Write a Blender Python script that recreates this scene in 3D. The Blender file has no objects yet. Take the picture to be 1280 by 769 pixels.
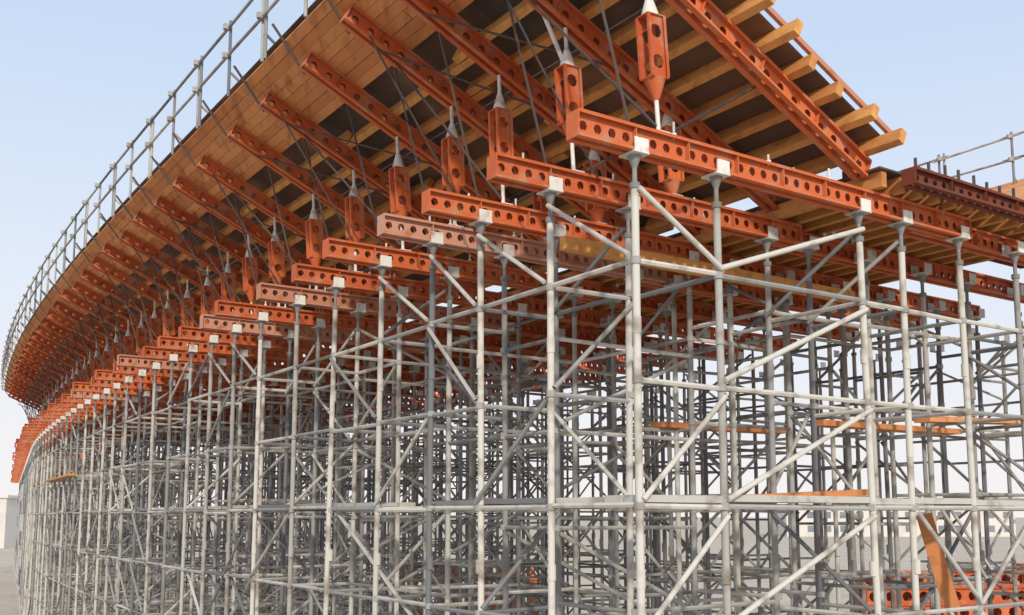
import bpy, math, random
import numpy as np
from mathutils import Matrix, Vector
random.seed(7); rng=random.Random(11)
EYE=4.5
LX,LY=-0.56,0.8285
RX,RY=0.8285,0.56
L0=17.0; RAD=245.0; CR=5.41+RAD; L1=50.0
def W(l,r,z):
    if l>L0:
        a=(min(l,L1)-L0)/RAD; rho=CR-r
        ll=L0+rho*math.sin(a); rr=CR-rho*math.cos(a)
        if l>L1: ll+=(l-L1)*math.cos(a); rr+=(l-L1)*math.sin(a)
    else: ll,rr=l,r
    return np.array((RX*rr+LX*ll, RY*rr+LY*ll, z+EYE))
def FR(l):
    a=max(0,(min(l,L1)-L0)/RAD); c,s=math.cos(a),math.sin(a)
    Lv=np.array((LX*c+RX*s, LY*c+RY*s,0)); Rv=np.array((RX*c-LX*s, RY*c-LY*s,0))
    return Lv/np.linalg.norm(Lv),Rv/np.linalg.norm(Rv)
Z=np.array((0,0,1.0))
scene=bpy.context.scene
# ---------------------------------------------------------------- materials
def newmat(n):
    m=bpy.data.materials.new(n); m.use_nodes=True
    nt=m.node_tree; b=nt.nodes['Principled BSDF']; return m,nt,b
def nd(nt,t,**k):
    n=nt.nodes.new(t)
    for a,v in k.items(): setattr(n,a,v)
    return n
def mixc(nt,fac,a,b):
    m=nd(nt,'ShaderNodeMix',data_type='RGBA')
    for s,v in ((0,fac),(6,a),(7,b)):
        if hasattr(v,'is_linked'): nt.links.new(v,m.inputs[s])
        else: m.inputs[s].default_value=v
    return m.outputs[2]
def noise(nt,scale,detail=2,vec=None,stretch=None):
    tc=nd(nt,'ShaderNodeTexCoord'); n=nd(nt,'ShaderNodeTexNoise')
    n.inputs['Scale'].default_value=scale; n.inputs['Detail'].default_value=detail
    if stretch:
        mp=nd(nt,'ShaderNodeMapping'); mp.inputs['Scale'].default_value=stretch
        mp.inputs['Rotation'].default_value=(0,0,math.radians(-34))
        nt.links.new(tc.outputs['Object'],mp.inputs[0]); nt.links.new(mp.outputs[0],n.inputs['Vector'])
    else: nt.links.new(tc.outputs['Object'],n.inputs['Vector'])
    return n.outputs['Fac']
def ramp(nt,f,a,b):
    r=nd(nt,'ShaderNodeMapRange'); r.inputs[1].default_value=a; r.inputs[2].default_value=b
    nt.links.new(f,r.inputs[0]); return r.outputs[0]
def rnd(nt,kind):
    if kind=='obj': return nd(nt,'ShaderNodeObjectInfo').outputs['Random']
    a=nd(nt,'ShaderNodeAttribute',attribute_name='tint'); return a.outputs['Fac']
def mk(name,c1,c2,c3,kind,scale=6,rough=.6,metal=0,stretch=None,dlo=.5,dhi=.75):
    m,nt,b=newmat(name)
    base=mixc(nt,rnd(nt,kind),(*c1,1),(*c2,1))
    f=ramp(nt,noise(nt,scale,3,stretch=stretch),dlo,dhi)
    col=mixc(nt,f,base,(*c3,1))
    nt.links.new(col,b.inputs['Base Color'])
    b.inputs['Roughness'].default_value=rough; b.inputs['Metallic'].default_value=metal
    b.inputs['Specular IOR Level'].default_value=.25
    return m
M_STEEL=mk('galvanised_steel',(.62,.60,.54),(.17,.18,.195),(.20,.15,.11),'tint',4,.75,.0,dlo=.5,dhi=.78)  # tint runs from sunlit cream to a painted interior-shade grey
M_ORANGE=mk('orange_paint_steel',(.66,.165,.055),(.48,.10,.035),(.52,.25,.15),'obj',5,.7,0,dlo=.48,dhi=.78)
M_FADED=mk('faded_orange_paint_steel',(.58,.31,.22),(.52,.23,.15),(.46,.16,.07),'obj',5,.7,0,dlo=.55,dhi=.75)
M_DRED=mk('grimy_red_steel',(.20,.05,.025),(.16,.045,.025),(.10,.05,.035),'obj',5,.7,0)
M_TIMBER=mk('formwork_timber',(.74,.37,.12),(.56,.24,.075),(.34,.14,.05),'tint',2.5,.75,0,stretch=(4,.5,4),dlo=.5,dhi=.85)
M_BAND=mk('brown_plywood',(.74,.33,.13),(.55,.21,.075),(.38,.14,.055),'tint',2,.7,0,stretch=(4,.5,4))
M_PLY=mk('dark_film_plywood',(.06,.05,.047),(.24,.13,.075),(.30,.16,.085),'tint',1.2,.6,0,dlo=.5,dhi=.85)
M_PLATE=mk('zinc_plate',(.78,.76,.71),(.50,.50,.48),(.34,.27,.20),'tint',9,.6,.0,dlo=.52,dhi=.8)
M_DARK=mk('dark_steel_rod',(.05,.05,.055),(.12,.09,.08),(.14,.07,.045),'tint',9,.5,.2)
# ---------------------------------------------------------------- accumulators
class Acc:
    def __init__(s): s.v=[];s.f=[];s.t=[];s.n=0;s.sm=[]
    def add(s,vs,fs,tint,smooth=False):
        s.v.append(np.asarray(vs,float)); n=s.n
        s.f.extend([tuple(i+n for i in f) for f in fs]); s.sm.extend([smooth]*len(fs))
        s.t.append(np.full(len(vs),tint)); s.n+=len(vs)
    def tube(s,p,q,r,sides=8,tint=None,r2=None,cap=True):
        p=np.asarray(p,float);q=np.asarray(q,float); d=q-p; ln=np.linalg.norm(d)
        if ln<1e-5:return
        d/=ln; a=np.cross(d,(0,0,1.0)) if abs(d[2])<.9 else np.cross(d,(1.0,0,0)); a/=np.linalg.norm(a); b=np.cross(d,a)
        th=np.arange(sides)*2*math.pi/sides
        ring=np.outer(np.cos(th),a)+np.outer(np.sin(th),b)
        r2=r if r2 is None else r2
        vs=np.vstack((p+ring*r,q+ring*r2))
        fs=[(i,(i+1)%sides,sides+(i+1)%sides,sides+i) for i in range(sides)]
        if cap: fs+= [tuple(range(sides))[::-1],tuple(range(sides,2*sides))]
        s.add(vs,fs,rng.random() if tint is None else tint,True)
    def box(s,c,ax,ay,az,hx,hy,hz,tint=None):
        c=np.asarray(c,float); vs=[]
        for i in (-1,1):
            for j in (-1,1):
                for k in (-1,1): vs.append(c+ax*hx*i+ay*hy*j+az*hz*k)
        fs=[(0,1,3,2),(4,6,7,5),(0,4,5,1),(2,3,7,6),(0,2,6,4),(1,5,7,3)]
        s.add(vs,fs,rng.random() if tint is None else tint)
    def sweep(s,prof,ls,tint=None):
        n=len(prof); vs=[]
        for l in ls:
            for (r,z) in prof: vs.append(W(l,r,z))
        fs=[]
        for k in range(len(ls)-1):
            for i in range(n):
                j=(i+1)%n; fs.append((k*n+i,k*n+j,(k+1)*n+j,(k+1)*n+i))
        fs+=[tuple(range(n))[::-1],tuple(range((len(ls)-1)*n,len(ls)*n))]
        s.add(vs,fs,rng.random() if tint is None else tint)
    def obj(s,name,mat,parent=None):
        me=bpy.data.meshes.new(name); V=np.vstack(s.v)
        me.from_pydata(V.tolist(),[],s.f); me.materials.append(mat)
        at=me.attributes.new('tint','FLOAT','POINT'); at.data.foreach_set('value',np.concatenate(s.t).astype(np.float32))
        me.polygons.foreach_set('use_smooth',s.sm)
        if any(s.sm):
            try: me.set_sharp_from_angle(angle=math.radians(50))
            except Exception: pass
        me.update()
        o=bpy.data.objects.new(name,me); scene.collection.objects.link(o)
        if parent: o.parent=parent
        return o
def empty(n):
    o=bpy.data.objects.new(n,None); scene.collection.objects.link(o); return o
def inst(name,me,o,ax,ay,az,parent):
    ob=bpy.data.objects.new(name,me); scene.collection.objects.link(ob)
    ob.parent=parent
    ob.matrix_world=Matrix(((ax[0],ay[0],az[0],o[0]),(ax[1],ay[1],az[1],o[1]),(ax[2],ay[2],az[2],o[2]),(0,0,0,1)))
    return ob
def soldier(name,Lg,mat,H=.225,pitch=.15,hr=.042,web=.032,fl=.085,x0=0):
    """twin back-to-back channel beam with round web holes, runs along +x, bottom at z=0"""
    a=Acc(); X=np.array((1.,0,0));Y=np.array((0,1.,0))
    n=int(Lg/pitch); w=Lg/n; hh=H/2
    c_=math.atan2(hh,w/2)
    ang=sorted([i*math.pi/4+0.0 for i in range(8)]+[c_+.001,math.pi-c_+.001,math.pi+c_+.001,2*math.pi-c_+.001])
    for sy in (-web,web):
        for i in range(n):
            cx=x0+(i+.5)*w; vs=[];
            for t in ang:
                vs.append((cx+hr*math.cos(t),sy,hh+hr*math.sin(t)))
            for t in ang:
                dx,dz=math.cos(t),math.sin(t); k=1/max(abs(dx)/(w/2),abs(dz)/hh)
                vs.append((cx+dx*k,sy,hh+dz*k))
            for t in ang:
                vs.append((cx+hr*math.cos(t),sy*(.78),hh+hr*math.sin(t)))
            m=len(ang)
            fs=[(j,(j+1)%m,m+(j+1)%m,m+j) for j in range(m)]+[(j,2*m+j,2*m+(j+1)%m,(j+1)%m) for j in range(m)]
            a.add(vs,fs,.5)
        s=1 if sy>0 else -1
        for z in (.005,H-.005):
            a.box((x0+Lg/2,s*(web+fl)/2,z),X,Y,Z,Lg/2,(fl-web)/2+.002,.005,.5)
        for z in (.016,H-.016):
            a.box((x0+Lg/2,s*(fl-.003),z),X,Y,Z,Lg/2-.002,.003,.010,.5)
        k=4; i=k
        while i<n:
            a.box((x0+i*w,s*(web+fl)/2,hh),X,Y,Z,.004,(fl-web)/2-.006,hh-.012,.5); i+=k
    for x in (x0-.005,x0+Lg+.005):
        a.box((x,0,hh),X,Y,Z,.005,fl-.004,hh-.002,.5)
    me=bpy.data.meshes.new(name); me.from_pydata(np.vstack(a.v).tolist(),[],a.f); me.materials.append(mat); me.update()
    return me
# ---------------------------------------------------------------- grid
R0=5.41;LF=6.18
S=[0,1.19,2.4,3.39,4.63,5.98,7.29,8.75]
while S[-1]<96: S.append(S[-1]+rng.choice((1.3,1.3,1.45,1.2)))
T=[0,.95,2.93,3.61,4.63,5.74,6.7,7.9,8.9,10.3,11.3]
ZL=[2.09,1.1,.08,-.95,-1.95,-2.95,-3.95]
PT=2.72
jr=random.Random(5); DZ={}
def dz(i,j):
    if i<1 or j<1: return 0.0
    k=(i//2,j//2)
    if k not in DZ: DZ[k]=jr.uniform(-.22,.22)
    return DZ[k]
scaf=empty('shoring_scaffold')
tubes=Acc(); plates=Acc()
def tinted(front=False):  # front tubes lighter, inner ones darker: interior shade put into the tint
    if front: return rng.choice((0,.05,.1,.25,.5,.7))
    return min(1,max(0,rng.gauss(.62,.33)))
for i,s in enumerate(S):
    l=LF+s; Lv,Rv=FR(l)
    cols=len(T) if s<36 else (6 if s<60 else 4)
    near=s<16
    for j in range(cols):
        r=R0+T[j]; sd=10 if (near and j<7) else 6
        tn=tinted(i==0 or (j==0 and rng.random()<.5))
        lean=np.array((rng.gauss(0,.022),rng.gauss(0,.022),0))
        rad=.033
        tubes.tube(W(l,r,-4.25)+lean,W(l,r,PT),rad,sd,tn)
        tubes.tube(W(l,r,-4.5)+lean,W(l,r,-4.2)+lean,.02,6); plates.box(W(l,r,-4.49)+lean,Lv,Rv,Z,.09,.09,.008)
        tubes.tube(W(l,r,PT),W(l,r,2.985),.021,sd,.8)
        tubes.tube(W(l,r,PT-.02),W(l,r,PT+.03),.045,sd,.9)
        if near and j<8:
            tubes.tube(W(l,r,2.88),W(l,r,2.984),.023,8,.85,r2=.062)
        plates.box(W(l,r,2.99),Lv,Rv,Z,.098,.085,.007)
        tp=rng.random()*(.3 if (i==0 or j==0) else 1)
        for q in (-1,1):
            plates.box(W(l,r,3.05)+Lv*q*.0935,Lv,Rv,Z,.005,.075,.062,tp)
        if near or (j==0 and s<40):
            for z in ZL[:5]:
                tubes.tube(W(l,r,z+dz(i,j)-.03),W(l,r,z+dz(i,j)+.03),.045,sd,.6)
            for z in (1.55,-.5): tubes.tube(W(l,r,z-.07),W(l,r,z+.07),.038,sd,tn)
    for j in range(cols-1):
        for k,z in enumerate(ZL):
            if i>0 and rng.random()<.25 and j>0: continue
            za=z+dz(i,j)
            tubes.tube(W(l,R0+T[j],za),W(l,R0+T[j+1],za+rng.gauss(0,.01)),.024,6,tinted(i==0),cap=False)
            zt=ZL[k-1] if k>0 else 2.9
            if i==0:
                if j==1: tubes.tube(W(l-.05,R0+T[1],z+.06),W(l-.05,R0+T[2],zt-.08),.026,8,.05)
                elif j==0 and k>=2: tubes.tube(W(l-.05,R0+T[0],z+.05),W(l-.05,R0+T[1],zt-.08),.024,8,.05)
                elif j==0 and k==0: tubes.tube(W(l-.05,R0+T[0],zt-.2),W(l-.05,R0+T[1],z+.05),.024,8,.1)
                elif k>=3 and j>2 :
                    a,b=(z+.05,zt-.05) if (j+k)%2 else (zt-.05,z+.05)
                    tubes.tube(W(l-.05,R0+T[j],a),W(l-.05,R0+T[j+1],b),.024,8,.3)
            elif rng.random()<.25:
                a,b=(z+.05,zt-.05) if rng.random()<.5 else (zt-.05,z+.05)
                o=rng.choice((-.05,.05)); g=dz(i,j) if k>0 else min(0,dz(i,j))
                tubes.tube(W(l+o,R0+T[j],a+g),W(l+o,R0+T[j+1],b+g),.023,6,tinted(),cap=False)
    if i+1<len(S):
        l2=LF+S[i+1]
        for j in range(len(T) if S[i+1]<36 else (6 if S[i+1]<60 else 4)):
            for k,z in enumerate(ZL):
                if j>0 and rng.random()<.28: continue
                if j==0 and k in (1,) and rng.random()<.35: continue
                za=z+dz(i,j)+(0 if j else rng.gauss(0,.012))
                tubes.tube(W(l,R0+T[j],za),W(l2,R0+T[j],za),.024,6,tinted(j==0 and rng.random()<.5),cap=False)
                zt=ZL[k-1] if k>0 else 2.85
                p=.28 if j else .22
                if j==0 and k==0 and i<4: tubes.tube(W(l+.03,R0-.05,z+.05),W(l2-.03,R0-.05,zt),.023,8,.2)
                elif rng.random()<p:
                    a,b=(z+.05,zt-.05) if rng.random()<.5 else (zt-.05,z+.05)
                    g=dz(i,j) if k>0 else min(0,dz(i,j))
                    tubes.tube(W(l,R0+T[j]-.05,a+g),W(l2,R0+T[j]-.05,b+g),.022,6,tinted(),cap=False)
for q in range(110):
    i=rng.randrange(1,34); j=rng.randrange(0,9); k=rng.randrange(2,6); d=rng.choice((2,3))
    if rng.random()<.5:
        tubes.tube(W(LF+S[i],R0+T[j]+.06,ZL[k]),W(LF+S[i+d],R0+T[j]+.06,ZL[k-2]),.025,6,tinted())
    else:
        tubes.tube(W(LF+S[i]+.07,R0+T[j],ZL[k]),W(LF+S[i]+.07,R0+T[min(j+2,10)],ZL[k-2]),.025,6,tinted())
tubes.obj('tubes',M_STEEL,scaf); plates.obj('head_plates',M_PLATE,scaf)
brd=Acc()
for i in range(0,8):
    for o in (.10,.36):
        a=W(LF+o,(R0+T[i]+R0+T[i+1])/2,.14+.012*(i%2)); Lv,Rv=FR(LF)
        brd.box(a,Lv,Rv,Z,.11,(T[i+1]-T[i])/2-.02,.03,.25)
for i in range(0,24):
    l=LF+(S[i]+S[i+1])/2; Lv,Rv=FR(l)
    if i%5==3: continue
    for o in (.15,.39): brd.box(W(l,R0+o,.135+.006*(i%2)),Lv,Rv,Z,(S[i+1]-S[i])/2-.01,.11,.025)
brd.obj('walkway_boards',M_STEEL,scaf)
# ---------------------------------------------------------------- transverse beams
fw=empty('bridge_deck_formwork')
bA=soldier('twin_channel_beam_long',5.4,M_ORANGE); bB=soldier('twin_channel_beam',4.05,M_ORANGE); bBf=soldier('twin_channel_beam_faded',4.05,M_FADED)
bC=soldier('twin_channel_beam_rear',6.0,M_ORANGE)
for i,s in enumerate(S):
    l=LF+s; Lv,Rv=FR(l)
    me=bA if i==0 else (bBf if i in (3,6,8,12,17,23,31) else bB)
    dj=0 if i<4 else rng.uniform(-.10,.13)
    inst('bearer_beam',me,W(l,R0-.64-dj,3.0+(.0 if i<4 else rng.uniform(0,.004))),Rv,Lv,Z,fw)
    if s<36: inst('rear_bearer_beam',bC,W(l+.19,R0+(4.0 if i==0 else 3.2),3.0),Rv,Lv,Z,fw)
# ---------------------------------------------------------------- wing ribs, props
AL=math.atan(.465); ca,sa=math.cos(AL),math.sin(AL)
rin,zin=8.42,3.35
MR=20.8
RL=4.55
rib=soldier('wing_rib',RL,M_ORANGE,H=.2,pitch=.2,hr=.045)
pb=soldier('prop_body',.54,M_ORANGE,H=.2,pitch=.26,hr=.062,web=.06,fl=.082,x0=-.27)
rods=Acc(); pst=Acc(); cones=Acc(); bolts=Acc()
DECKEND=50
def zr(r): return zin+.465*(rin-r)
for i,s in enumerate(S):
    l=LF+s
    if l>DECKEND: break
    Lv,Rv=FR(l)
    ax=-Rv*ca+Z*sa; az=Rv*sa+Z*ca; ay=np.cross(az,ax)
    sh=rng.uniform(-.05,.05)
    inst('wing_rib',rib,W(l,rin,zin)+ax*sh,ax,ay,az,fw)
    ax2=Rv*ca+Z*sa; az2=-Rv*sa+Z*ca
    inst('wing_rib',rib,W(l,MR-rin,zin),ax2,np.cross(az2,ax2),az2,fw)
    for (t0,t1) in ((.28,.20+rng.uniform(-.05,.05)),(1.55,1.5)):
        if i==0 and t0>1: continue
        p=W(l,R0+t0,3.225); rt=R0+t1; q=W(l,rt,zr(rt))
        d=q-p; ln=np.linalg.norm(d); d/=ln
        if ln<.75:
            rods.tube(p,q,.03,8); continue
        m=p+d*(ln*.53); nz=np.cross(d,Lv)
        inst('prop_body',pb,m-nz*.1,d,Lv,nz,fw)
        pst.tube(p,m-d*.28,.02,8,.1); pst.tube(m+d*.28,q,.02,8,.4)
        pst.box(p+Z*.006,Lv,Rv,Z,.08,.07,.006)
        cones.tube(m-d*.46,m-d*.277,.028,8,.5,r2=.095); pst.tube(m+d*.277,m+d*.46,.085,8,.3,r2=.028)
    rt=4.95; rods.tube(W(l+.09,R0+.05,3.2),W(l+.09,rt,zr(rt)),.014,6)
    if i%2: rods.tube(W(l-.09,R0+.5,3.2),W(l-.09,4.55,zr(4.55)),.012,6)
    rt=7.0; rods.tube(W(l+.09,R0+.3,3.2),W(l+.09,rt,zr(rt)),.016,6)
    if i<len(S)-1:
        l2=LF+S[i+1]; rt=4.9
        if i%2==0: rods.tube(W(l,R0+.25,3.3),W(l2,rt,zr(rt)),.014,6)
        if i%3: rods.tube(W(l,6.1,zr(6.1)-.01),W(l2,4.7,zr(4.7)-.01),.012,6)
    for b in range(7):
        t=rng.uniform(-.5,4.5); q=rng.choice((-.05,.05))
        bolts.tube(W(l+q,R0+t,3.2),W(l+q,R0+t,3.225+rng.uniform(.06,.14)),.011,6); bolts.tube(W(l+q,R0+t,3.226),W(l+q,R0+t,3.25),.024,6)
    rods.tube(W(l+.1,4.4,zr(4.4)),W(l+.1,3.98,zr(3.98)+.32),.016,6)
rods.obj('tie_rods',M_DARK,fw); bolts.obj('bolts',M_PLATE,fw)
p2=W(LF+1.19,R0+.2,4.25); pst.tube(p2,p2+np.array((-.33,0,.85)),.022,8,.2)
pst.obj('prop_spindles',M_PLATE,fw)
cones.obj('prop_cones',M_ORANGE,fw)
# ---------------------------------------------------------------- joists / ply
tim=Acc(); band=Acc(); ply=Acc(); inner=Acc()
def stations(a,b,step=2.0):
    n=max(1,int((b-a)/step)); return [a+(b-a)*k/n for k in range(n+1)]
def wing_pt(r,off,side):
    rr=r+sa*off; zz=zr(r)+ca*off
    return (rr,zz) if side==0 else (MR-rr,zz)
def prof(r,w,h0,h1,side):
    dr=w/2*ca
    return [wing_pt(r+sg*dr,off,side) for (sg,off) in ((-1,h0),(1,h0),(1,h1),(-1,h1))]
for side in (0,1):
    r=8.3
    while r>5.0:
        l=5.85-rng.uniform(0,.22); k=0
        while l<DECKEND:
            e=min(l+rng.uniform(3.3,4.2),DECKEND+rng.uniform(-.2,.2))
            o=.045*(k%2)
            tim.sweep(prof(r+o*2,.085,.202,.345,side),stations(l,e)); l=e-.35; k+=1
            if l>DECKEND-.6: break
        r-=.37
    r=4.92
    while r>4.04:
        l=5.9-rng.uniform(0,.2)
        while l<DECKEND:
            e=min(l+rng.uniform(2.6,3.8),DECKEND)
            band.sweep(prof(r+rng.uniform(-.002,.002),.123,.203,.24+rng.uniform(0,.02),side),stations(l,e-.012)); l=e
        r-=.128*ca
    for (ra,rb) in ((8.38,7.2),(7.19,6.0),(5.99,4.8),(4.79,4.02)):
        l=5.95
        while l<DECKEND:
            e=min(l+2.44,DECKEND)
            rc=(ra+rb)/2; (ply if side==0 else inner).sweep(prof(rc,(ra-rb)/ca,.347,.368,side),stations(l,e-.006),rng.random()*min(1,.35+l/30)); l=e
r=8.5
while r<12.4:
    l=5.98
    while l<DECKEND:
        e=min(l+3.9,DECKEND); tim.sweep([(r-.04,3.24),(r+.04,3.24),(r+.04,3.40),(r-.04,3.40)],stations(l,e-.02),.9); l=e
    r+=.3
l=5.95
while l<DECKEND:
    e=min(l+2.44,DECKEND)
    for ra in (8.4,9.71,11.02): ply.sweep([(ra,3.405),(ra+1.3,3.405),(ra+1.3,3.425),(ra,3.425)],stations(l,e-.006))
    l=e
bD=soldier('front_bearer',5.0,M_DRED,H=.17,hr=.04)
Lv,Rv=FR(5.9)
inst('front_bearer',bD,W(5.80,8.65,3.236),Rv,Lv,Z,fw)
for ll in (6.5,7.4): inst('upper_bearer',bD,W(ll,8.65,3.43),Rv,Lv,Z,fw)
bl=Acc()
for q in range(20):
    rr=8.75+q*.25+rng.uniform(-.03,.03); bl.tube(W(5.80,rr,3.38),W(5.80,rr,3.50+rng.uniform(0,.06)),.016,6); bl.tube(W(5.8,rr,3.407),W(5.8,rr,3.44),.04,6)
bl.obj('front_bolts',M_DARK,fw)
Lv,Rv=FR(5.0)
ax=-Rv*ca+Z*sa; az=Rv*sa+Z*ca
fb=Acc(); fb.box(W(5.88,rin,zin)+ax*2.25+az*.395,ax,Lv,az,2.25,.02,.025,.3); fb.obj('edge_board',M_FADED,fw)
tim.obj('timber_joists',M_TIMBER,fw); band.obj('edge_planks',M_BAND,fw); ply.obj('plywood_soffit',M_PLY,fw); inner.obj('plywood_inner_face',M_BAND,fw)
# ---------------------------------------------------------------- guard rails
def guard(name,r,zb,zt,la,lb,mids):
    g=Acc(); l=la; prev=None
    while l<lb:
        for o in (-.05,.05) if int((l-la)/1.3)%2==0 else (0,):
            g.tube(W(l+o,r,zb),W(l+o,r,zt+.06+rng.uniform(0,.05)),.022,8,tinted())
        g.tube(W(l,r+.5,zb-.02),W(l,r,zb+.35),.018,6,tinted())
        if prev is not None:
            for z in [zt]+mids: g.tube(W(prev-.15,r-.03,z+rng.uniform(-.015,.015)),W(l+.15,r-.03,z+rng.uniform(-.015,.015)),.021,8,tinted())
        for z in [zt]+mids: g.tube(W(l,r-.06,z-.035),W(l,r-.06,z+.035),.045,6,.5)
        prev=l; l+=1.3
    return g.obj(name,M_STEEL)
guard('guard_rail',4.06,5.5,6.45,6.2,DECKEND,[6.05])
guard('guard_rail',16.2,5.3,6.35,5.0,DECKEND-10,[5.95])
# ---------------------------------------------------------------- loose timber
def board(name,p,q,w,t,mat,tint=.4):
    a=Acc(); p=np.array(p);q=np.array(q); d=q-p; ln=np.linalg.norm(d); d/=ln
    y=np.cross(Z,d); y/=np.linalg.norm(y); z=np.cross(d,y)
    a.box((p+q)/2,d,y,z,ln/2,w/2,t/2,tint); o=a.obj(name,mat); return o
board('timber_bearer',W(8.1,6.1,2.78),W(8.0,10.6,2.74),.10,.14,M_TIMBER,.0)
board('wooden_plank',W(7.4,7.6,.17),W(7.2,9.6,.26),.22,.07,M_BAND,.6)
board('wooden_plank',W(8.3,10.2,1.15),W(8.2,13.0,1.16),.22,.07,M_BAND,.6)
board('wooden_plank',W(7.1,10.6,1.12),W(7.0,12.4,1.18),.22,.06,M_BAND,.2)
board('wooden_plank',W(9.6,8.7,1.15),W(9.5,10.9,1.16),.24,.07,M_BAND,.5)
board('wooden_plank',W(30,5.3,1.13),W(36,5.3,1.13),.24,.05,M_TIMBER,.5)
board('wooden_plank',W(6.7,10.4,-1.05),W(6.9,10.25,0.02),.05,.17,M_BAND,.9)
# ---------------------------------------------------------------- red formwork stacks on the ground
pan=soldier('stack_panel',3.2,M_ORANGE,H=.6,pitch=.6,hr=.19,web=.1,fl=.2)
def stack(x,y,rows,cols_,rot):
    e=empty('red_formwork_stack'); c,s=math.cos(rot),math.sin(rot)
    ax=np.array((c,s,0));ay=np.array((-s,c,0))
    for a in range(rows):
        for b in range(cols_):
            o=np.array((x,y,0.02+a*.61))+ax*(b*3.35+rng.uniform(-.15,.15))
            inst('panel',pan,o,ax,ay,Z,e); inst('panel',pan,o+ay*.6,ax,ay,Z,e)
stack(13,38,4,2,.1); stack(-5,44,4,2,-.1); stack(22,44,4,2,.0); stack(28,50,3,2,0)
# ---------------------------------------------------------------- ground, buildings
m,nt,b=newmat('sandy_ground')
f=ramp(nt,noise(nt,.25,6),.35,.65); f2=ramp(nt,noise(nt,3,5),.4,.7)
c1=mixc(nt,f,(.56,.47,.36,1),(.43,.35,.27,1)); c2=mixc(nt,f2,c1,(.60,.52,.42,1)); nt.links.new(c2,b.inputs['Base Color']); b.inputs['Roughness'].default_value=.95
me=bpy.data.meshes.new('ground'); g=3000; me.from_pydata([(-g,-g,0),(g,-g,0),(g,g,0),(-g,g,0)],[],[(0,1,2,3)]); me.materials.append(m)
scene.collection.objects.link(bpy.data.objects.new('ground',me))
M_CONC=mk('pale_render',(.7,.67,.62),(.65,.62,.58),(.56,.53,.49),'tint',.5,.9)
M_WIN=mk('window_glass',(.25,.27,.3),(.2,.22,.25),(.16,.17,.18),'tint',.5,.3)
def building(x,y,w,d,h):
    e=empty('concrete_building'); a=Acc(); X=np.array((1.,0,0));Y=np.array((0,1.,0))
    a.box((x,y,h/2),X,Y,Z,w/2,d/2,h/2); a.box((x,y,h+.2),X,Y,Z,w/2+.3,d/2+.3,.2)
    a.obj('walls',M_CONC,e); wn=Acc()
    fl=int(h/3)
    for k in range(fl):
        n=int(w/3.5)
        for i in range(n):
            wn.box((x-w/2+(i+.5)*w/n,y-d/2-.01,k*3+1.7),X,Y,Z,.8,.03,.7)
    wn.obj('windows',M_WIN,e)
building(-84,150,26,14,7); building(85,230,50,14,6.5)
# ---------------------------------------------------------------- light
tosun=Vector((.12,-1,0)).normalized(); el=math.radians(26)
ts=Vector((tosun.x*math.cos(el),tosun.y*math.cos(el),math.sin(el)))
w=bpy.data.worlds.new('World'); scene.world=w; w.use_nodes=True; nt=w.node_tree
sky=nt.nodes.new('ShaderNodeTexSky'); sky.sky_type='NISHITA'; sky.sun_disc=False
sky.sun_elevation=el; sky.sun_rotation=math.atan2(ts.x,ts.y); sky.dust_density=2; sky.air_density=1.0; sky.ozone_density=1.5
tc=nt.nodes.new('ShaderNodeTexCoord'); sp=nt.nodes.new('ShaderNodeSeparateXYZ'); nt.links.new(tc.outputs['Generated'],sp.inputs[0])
def mr(a,b,c,d):
    r=nt.nodes.new('ShaderNodeMapRange'); 
    for i,v in enumerate((a,b,c,d)): r.inputs[i+1].default_value=v
    nt.links.new(sp.outputs[2],r.inputs[0]); return r.outputs[0]
hz=mixc(nt,mr(0,.42,0,1),(7.4,7.1,7.05,1),(5.3,6.4,8.0,1))
out=mixc(nt,mr(0,.6,.97,.72),sky.outputs[0],hz)
nt.links.new(out,nt.nodes['Background'].inputs[0]); nt.nodes['Background'].inputs[1].default_value=.13
sd=bpy.data.lights.new('sun','SUN'); sd.energy=2.7; sd.angle=math.radians(2.5); sd.color=(1,.90,.76)
so=bpy.data.objects.new('sun',sd); scene.collection.objects.link(so); so.rotation_euler=ts.to_track_quat('Z','Y').to_euler()
# ---------------------------------------------------------------- camera
cd=bpy.data.cameras.new('camera'); cam=bpy.data.objects.new('camera',cd); scene.collection.objects.link(cam)
F=1265; P=math.radians(7)
cd.sensor_width=36; cd.lens=F/1280*36; cd.clip_end=6000; cd.clip_start=.05
cam.location=(0,0,EYE); cam.rotation_euler=(math.radians(90)+P,0,0)
cd.shift_y=(645-384.5-F*math.tan(P))/1280
scene.camera=cam
scene.view_settings.view_transform='Standard'; scene.view_settings.look='None'; scene.view_settings.exposure=0
